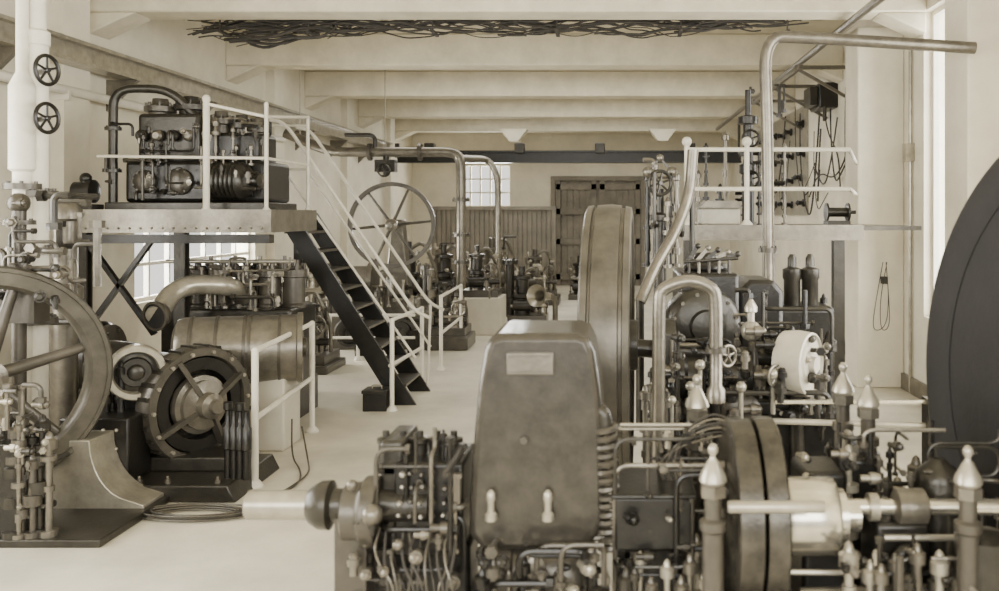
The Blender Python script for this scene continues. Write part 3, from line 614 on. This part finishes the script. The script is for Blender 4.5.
TN.part('oil_cup',B().ball(P(751,331,4.8),.055,16,10).lathe(P(751,318,4.8),(0,0,1),[(.02,-.02),(.02,.03),(.035,.035),(.035,.06),(.01,.1)],12),m_pale)
for (px,py,rr) in ((700,365,.028),(741,387,.03),(773,374,.03),(690,386,.025),(672,400,.023)):
    TN.part('oil_cup',B().ball(P(px,py,4.6),rr,12,7).cyl(P(px,py,4.6),P(px,py+40,4.6),rr*.4,n=8),m_pale)
TN.part('valve_bed',B().box(X(684,4.9),X(790,4.9),4.85,5.05,.5,Z(425,4.9)),m_black,bevel=.01)
D=4.7
TN.part('belt_pulley',B().lathe(P(806,364,D),(.82,-.57,0),[(.1,-.13),(.165,-.12),(.172,-.05),(.165,.03),(.155,.035),(.15,.02),(.1,.02),(.09,.03),(.045,.03),(.04,.06)],44),m_pipe)
TN.part('pulley_shaft',B().cyl(P(806,364,D),P(760,372,D+.2),.022).cyl(P(806,364,D)+V((-.05,.05,0)),(X(800,D),D+.05,.5),.04),m_dark)
for (px,py,o,R0) in ((776,376,.1,.055),(728,356,.3,.05)): TN.part('handwheel',B().wheel(P(px,py,D-o),(.6,-.8,0),R0,.008,5),m_mid)
TN.part('curved_rail',B().tube(fillet([P(693,150,6.8),P(690,195,6.8),P(674,235,6.7),P(656,264,6.6),P(640,302,6.5)],.5,6),.042,12),m_mid)
TN.part('guard_stay',B().cyl((X(640,6.5),6.5,.5),P(640,298,6.5),.03),m_dark); TN.part('guard_stay',B().cyl((X(692,6.8),6.8,.5),P(692,175,6.8),.02),m_dark)
D=6.9; x=X(660,D)
TN.part('governor_column',B().lathe((x,D,.0),(0,0,1),[(.06,0),(.05,1.3),(.05,1.95),(.08,1.96),(.08,2.0),(.03,2.02),(.03,2.2)],16),m_dark)
TN.part('governor',B().wheel(P(660,183,D-.1),(.3,-.9,0),.09,.014,6).bar(P(648,172,D),P(660,158,D),.015,.015).bar(P(672,172,D),P(660,158,D),.015,.015),m_dark)
for q,r in ((P(648,172,D),.045),(P(672,172,D),.045),(P(660,158,D),.03)): TN.part('governor_ball',B().ball(q,r),m_mid)
fit(TN,7,(645,678),(160,200),(6.8,7.0),1.6,[m_dark,m_black,m_mid],(.012,.028))
pipes(TN,6,(643,682),(160,235),(6.9,7.05),[m_dark,m_mid],(.01,.02))
D=4.6
TN.part('control_rod',B().tube([P(775,402,D),P(930,402,D)],.012,8),m_steel); TN.part('control_rod',B().tube([P(770,421,D),P(935,426,D)],.016,8),m_pale)
TN.part('rod_bracket',B().box(X(925,D),X(935,D),D-.05,D+.05,.0,Z(398,D)),m_dark)

# ---------------------------------------------------------------- right foreground engine
TZ=T('steam_engine','engine crank end with long steel shaft, crank webs and acorn-topped studs','engine',(1.0,3.0,0))
D=2.95; sz=Z(510,D)
TZ.part('bed',B().box(.2,1.45,2.6,3.5,0,.62),m_dark,bevel=.02)
TZ.part('shaft',B().lathe((X(800,D),D,sz+.01),(1,0,0),[(.027,0),(.027,1.05)],20),m_steel)
TZ.part('stub_shaft',B().lathe((X(728,2.6),2.6,Z(507,2.6)),(1,0,0),[(.016,0),(.018,.01),(.018,.27),(.014,.28)],20),m_pale)
TZ.part('crank_web',B().lathe((X(727,D),D,sz),(1,0,0),[(.285,0),(.293,.006),(.293,.075),(.285,.08)],64),m_disc)
TZ.part('crank_web',B().lathe((X(754,D),D,sz),(1,0,0),[(.25,0),(.296,.0),(.301,.008),(.301,.06),(.293,.066),(.1,.07)],64),m_disc)
TZ.part('drum',B().lathe((X(782,D),D,sz-.02),(1,0,0),[(.08,0),(.12,0),(.125,.01),(.125,.16),(.12,.17),(.09,.17),(.09,.2),(.05,.2),(.05,.25)],44),m_steel)
TZ.part('shaft_collar',B().lathe((X(868,D),D,sz+.01),(1,0,0),[(.03,0),(.045,.0),(.045,.03),(.03,.03)],28),m_pale)
TZ.part('shaft_bearing',B().lathe((X(893,D),D,sz+.01),(1,0,0),[(.04,0),(.06,.01),(.06,.1),(.04,.11)],28),m_mid)
TZ.part('bearing_pedestal',B().box(X(872,D),X(925,D),2.9,3.1,.6,sz-.03).lathe((X(900,D),2.88,sz-.14),(0,-1,0),[(.06,0),(.06,.03),(.03,.04)],20),m_black,bevel=.02)
for i,(px,py,D_,r_) in enumerate(((713,443,2.7,.043),(968,445,2.7,.043),(697,374,3.3,.045),(843,362,3.45,.043),(868,374,3.3,.043))):
    top=P(px,py,D_); h=top.z; r=r_; o=(top.x,D_,0)
    s_=TZ.part('stud_column',B().lathe(o,(0,0,1),[(r*.75,.3),(r*.75,h-r*6.2),(r*.95,h-r*6),(r*.95,h-r*5.4),(r*.62,h-r*5.2),(r*.62,h-r*3.4)],18),m_grey)
    TZ.part('hex_nut',B().lathe(o,(0,0,1),[(r*.95,h-r*3.7),(r*.95,h-r*2.9),(r*.6,h-r*2.8)],6),m_mid,parent=s_)
    TZ.part('acorn_nut',B().lathe(o,(0,0,1),[(r*.8,h-r*2.85),(r*.98,h-r*2.6),(r*.9,h-r*2.2),(r*.62,h-r*1.7),(r*.42,h-r*1.3),(r*.2,h-r*1.0),(r*.2,h-r*.85),(r*.36,h-r*.62),(r*.36,h-r*.3),(r*.2,h-r*.08),(.001,h)],18),m_pale,parent=s_)
D=3.05
TZ.part('magneto_box',B().box(X(615,D),X(690,D),2.95,3.25,Z(540,D),Z(489,D)).box(X(611,D),X(694,D),2.93,3.27,Z(489,D),Z(484,D)),m_black,bevel=.008)
TZ.part('magneto_foot',B().box(X(640,D),X(700,D),2.95,3.3,.3,.64).box(X(640,D),X(670,D),3.0,3.2,.62,Z(540,D)),m_black)
for k in range(6):
    TZ.part('ignition_lead',B().tube(fillet([P(692-k*3,500,3.1),P(676-k*4,470,3.1),P(684-k*3,430+k*4,3.1),P(712,412+k*5,3.1),P(730,420+k*3,3.1)],.12),.004,6),m_mid if k%2 else m_cable)
D=2.85
TZ.part('linkage_rod',B().tube([P(786,572,D),P(880,573,D)],.009,8),m_pale); TZ.part('linkage_rod',B().tube([P(800,594,D),P(960,589,D)],.02,10),m_mid)
D=3.2
TZ.part('valve_chest',B().box(X(798,D),X(842,D),3.12,3.35,.5,Z(466,D)).box(X(846,D),X(882,D),3.2,3.4,.5,Z(458,D)),m_black,bevel=.02)
TZ.part('dash_pot',B().lathe(P(938,470,3.1),(0,0,-1),[(.02,-.04),(.07,0),(.08,.03),(.08,.4)],24),m_dark)
TZ.part('dash_pot',B().lathe(P(985,530,2.75),(0,0,-1),[(.04,0),(.09,.02),(.09,.36)],24),m_dark)
M2=[m_black,m_dark,m_dark,m_grey,m_mid,m_pale]
fit(TZ,18,(618,722),(430,545),(3.05,3.5),.4,M2,(.008,.024))
fit(TZ,14,(798,935),(425,485),(3.15,3.5),.5,M2,(.012,.03))
fit(TZ,7,(925,999),(470,500),(3.1,3.3),.5,M2,(.012,.028))
fit(TZ,9,(615,722),(545,580),(2.75,2.95),.4,M2,(.01,.024))
fit(TZ,9,(845,985),(540,572),(2.7,2.8),.4,M2,(.012,.028))
pipes(TZ,26,(615,725),(425,600),(2.9,3.3),M2,(.004,.011))
pipes(TZ,14,(845,999),(430,485),(3.1,3.3),M2,(.005,.012))
pipes(TZ,10,(840,999),(535,600),(2.75,2.9),M2,(.005,.012))
knobs(TZ,24,(615,722),(430,600),(2.8,3.1),M2,(.008,.02))
knobs(TZ,14,(800,999),(440,485),(3.0,3.1),M2,(.01,.024)); knobs(TZ,14,(845,999),(535,595),(2.7,2.8),M2,(.01,.022))
TY=T('dark_flywheel','large black solid-web flywheel close to the engine','flywheel',(1.6,2.7,0))
wc=V((1.60,2.7,1.40)); wax=V((-.954,-.30,0)).normalized(); R=1.0
TY.part('rim',B().lathe(wc,wax,[(R,-.07),(R,.02),(R-.02,.03),(R-.12,.03),(R-.14,.02),(R-.14,-.05),(R-.12,-.07)],96,closed=True),m_matt)
TY.part('web',B().lathe(wc,wax,[(R-.12,-.03),(R-.12,.015),(.2,.03),(.18,.08),(.1,.08),(.1,.1)],60),m_matt)
TY.part('stand',B().box(1.78,2.2,2.4,3.2,0,1.45).cyl(wc,(1.95,2.8,1.4),.06),m_matt,bevel=.02)

# ---------------------------------------------------------------- foreground generator
TA=T('generator_set','hooded black generator with name plate, terminals and steel shaft end','generator',(X(535,3.1),3.2,0))
D=3.0
out=[(482,552),(468,535),(469,500),(473,440),(478,385),(484,350),(489,338),(500,334),(578,334),(588,338),(595,352),(600,385),(604,430),(605,520),(592,552)]
TA.part('hood',B().prism([P(a,b_,D) for a,b_ in out],(0,.42,0)),m_hood,bevel=.026)
x0,x1,z0,z1=X(506,2.965),X(553,2.965),Z(376,2.965),Z(354,2.965)
pl=TA.part('name_plate',B().box(x0,x1,2.985,3.005,z0,z1),m_mid,bevel=.003)
TA.part('plate_border',B().box(x0+.008,x1-.008,2.982,2.986,z1-.012,z1-.01).box(x0+.008,x1-.008,2.982,2.986,z0+.01,z0+.012),m_grey,parent=pl)
D=2.975
for px in (491,548):
    TA.part('cover_clamp',B().lathe(P(px,490,D),(0,0,-1),[(.006,0),(.014,.01),(.016,.03),(.012,.045),(.012,.07),(.02,.08),(.02,.1)],16),m_pale)
TA.part('bolt_plug',B().lathe(P(524,440,2.99),(0,-1,0),[(.012,0),(.012,.015)],12),m_grey)
D=2.98
TA.part('lower_casing',B().lathe(P(484,572,3.1),(1,0,0),[(.05,0),(.11,.02),(.13,.05),(.13,.1),(.12,.11),(.12,.26),(.13,.27),(.13,.31),(.1,.35),(.04,.36)],32),m_grey)
TA.part('sump',B().box(X(478,3.1),X(596,3.1),3.02,3.4,.5,Z(585,3.1)),m_dark,bevel=.03)
TA.part('inspection_cap',B().lathe(P(532,566,2.985),(0,-1,0),[(.045,0),(.045,.015),(.03,.025)],24),m_mid)
M2b=[m_dark,m_grey,m_mid,m_black]
fit(TA,9,(476,600),(545,575),(2.9,2.99),.5,M2b,(.01,.022))
pipes(TA,9,(474,604),(545,600),(2.88,2.97),M2b+[m_pale],(.005,.012))
knobs(TA,16,(474,604),(545,598),(2.86,2.95),M2b+[m_pale],(.01,.024))
TA.part('base_frame',B().box(-.86,.0,2.9,3.6,0,.55),m_dark,bevel=.03)
TA.part('flexible_hose',B().coil(P(606,425,3.02),(.03,.0,-1),.03,.011,15,.42),m_grey)
TA.part('hose_end',B().tube([P(588,408,3.05),P(604,410,3.02),P(606,428,3.02)],.024,10,bend=.04),m_dark)
D=3.0
TA.part('terminal_block',B().box(X(392,D),X(462,D),3.02,3.3,Z(560,D),Z(465,D)),m_black,bevel=.012)
TA.part('side_block',B().box(X(376,D),X(400,D),3.05,3.3,Z(540,D),Z(445,D)),m_dark,bevel=.015)
for j in range(4):
    for i in range(6):
        q=P(402+i*10.5+R_.uniform(-1.5,1.5),474+j*14+R_.uniform(-2,2),3.02); rr=R_.uniform(.007,.012)
        TA.part('terminal',B().lathe(q,(R_.uniform(-.15,.15),-1,R_.uniform(.1,.4)),[(rr*.7,0),(rr*.7,.018),(rr,.02),(rr,.03),(rr*.5,.038)],10),R_.choice((m_mid,m_pale,m_pale,m_grey)))
for i in range(5):
    q=P(386+i*17,455,3.15); TA.part('ignition_coil',B().lathe(q,(0,0,1),[(.026,-.06),(.026,.04-(i%2)*.015),(.031,.045),(.031,.06),(.012,.065),(.012,.085)],14),m_dark)
TA.part('clip_rail',B().box(X(380,3.1),X(462,3.1),3.05,3.25,Z(470,3.1),Z(463,3.1)),m_dark)
fit(TA,14,(378,465),(428,455),(3.04,3.3),Z(465,3.1),[m_black,m_dark,m_mid],(.008,.018))
pipes(TA,20,(376,464),(432,570),(2.94,3.05),[m_black,m_dark,m_grey,m_mid],(.004,.01))
TA.part('shaft',B().lathe(P(247,505,3.05),(1,0,0),[(.038,0),(.048,.006),(.05,.23)],28),m_pale)
TA.part('shaft_seal',B().lathe(P(312,505,3.05),(1,0,0),[(.052,-.01),(.062,.0),(.08,.03),(.082,.065),(.055,.075),(.055,.4)],28),m_dark)
TA.part('bearing_end',B().lathe(P(345,512,3.05),(1,0,0),[(.09,0),(.1,.01),(.1,.06),(.12,.07),(.12,.12)],32).box(X(340,3.05),X(372,3.05),2.98,3.2,.5,Z(512,3.05)),m_grey,bevel=.006)
for (px,py,r) in ((372,515,.035),(398,545,.02),(352,485,.018)): TA.part('grease_cap',B().ball(P(px,py,2.93),r,12,8).cyl(P(px,py,2.93),P(px,py,3.08),r*.5),m_mid)
for i in range(14):
    o=i*5.8; TA.part('lead_wire',B().tube(fillet([P(380+o,528+(i%4)*4,2.98),P(372+o+(i%3)*6,555+(i%3)*8,2.92),P(398+o*.8-(i%2)*14,590,2.88),P(388+o,650,2.97)],.1),R_.choice((.003,.004,.005)),7),R_.choice((m_cable,m_black,m_cable,m_grey,m_mid)))
TA.part('gear_housing',B().box(X(350,3),X(466,3),3.08,3.3,.5,Z(552,3)),m_black,bevel=.02)
knobs(TA,22,(345,462),(520,600),(2.88,3.0),[m_dark,m_mid,m_grey],(.01,.028))

# ---------------------------------------------------------------- lights
def area(name,loc,rot,sx,sy,e,col=(1,.975,.92)):
    L=bpy.data.lights.new(name,'AREA'); L.shape='RECTANGLE'; L.size=sx; L.size_y=sy; L.energy=e; L.color=col
    o=bpy.data.objects.new(name,L); bpy.context.collection.objects.link(o); o.location=loc; o.rotation_euler=rot; return o
for (a,c,z0,z1) in LW: area('window_light',(XL-.5,(a+c)/2,(z0+z1)/2),(0,-pi/2,0),(z1-z0)*1.1,(c-a)*1.1,(c-a)*(z1-z0)*(70 if z1>3 else 120))
for (a,c,z0,z1) in RW: area('window_light',(XR+.5,(a+c)/2,(z0+z1)/2),(0,pi/2,0),(z1-z0)*1.1,(c-a)*1.1,(c-a)*(z1-z0)*56)
area('window_light',((bw[0]+bw[1])/2,YB+.5,2.8),(-pi/2,0,0),1.5,1.3,220)
area('rear_fill_light',(-1,-2.5,2.9),(pi/2,0,0),7.5,2.6,640)  # added fill light behind the camera, at the open end without a window
for y in (15.0,18.6,21.9): area('far_fill_light',(-1,y,4.55),(0,0,0),6,.8,130)  # added fill under the ceiling to brighten the far end, no lamps hang there
w=bpy.data.worlds.new('world'); bpy.context.scene.world=w; w.use_nodes=True
bg=w.node_tree.nodes['Background']; bg.inputs['Color'].default_value=(1,.968,.89,1); bg.inputs['Strength'].default_value=1.5

cam=bpy.data.cameras.new('camera'); co=bpy.data.objects.new('camera',cam); bpy.context.collection.objects.link(co)
co.location=(0,0,2); co.rotation_euler=(pi/2,0,0); cam.sensor_width=36; cam.lens=36*F/999
cam.shift_x=-(610-499.5)/999; cam.shift_y=-80.5/999
cam.dof.use_dof=True; cam.dof.focus_distance=8.0; cam.dof.aperture_fstop=2.5
bpy.context.scene.camera=co
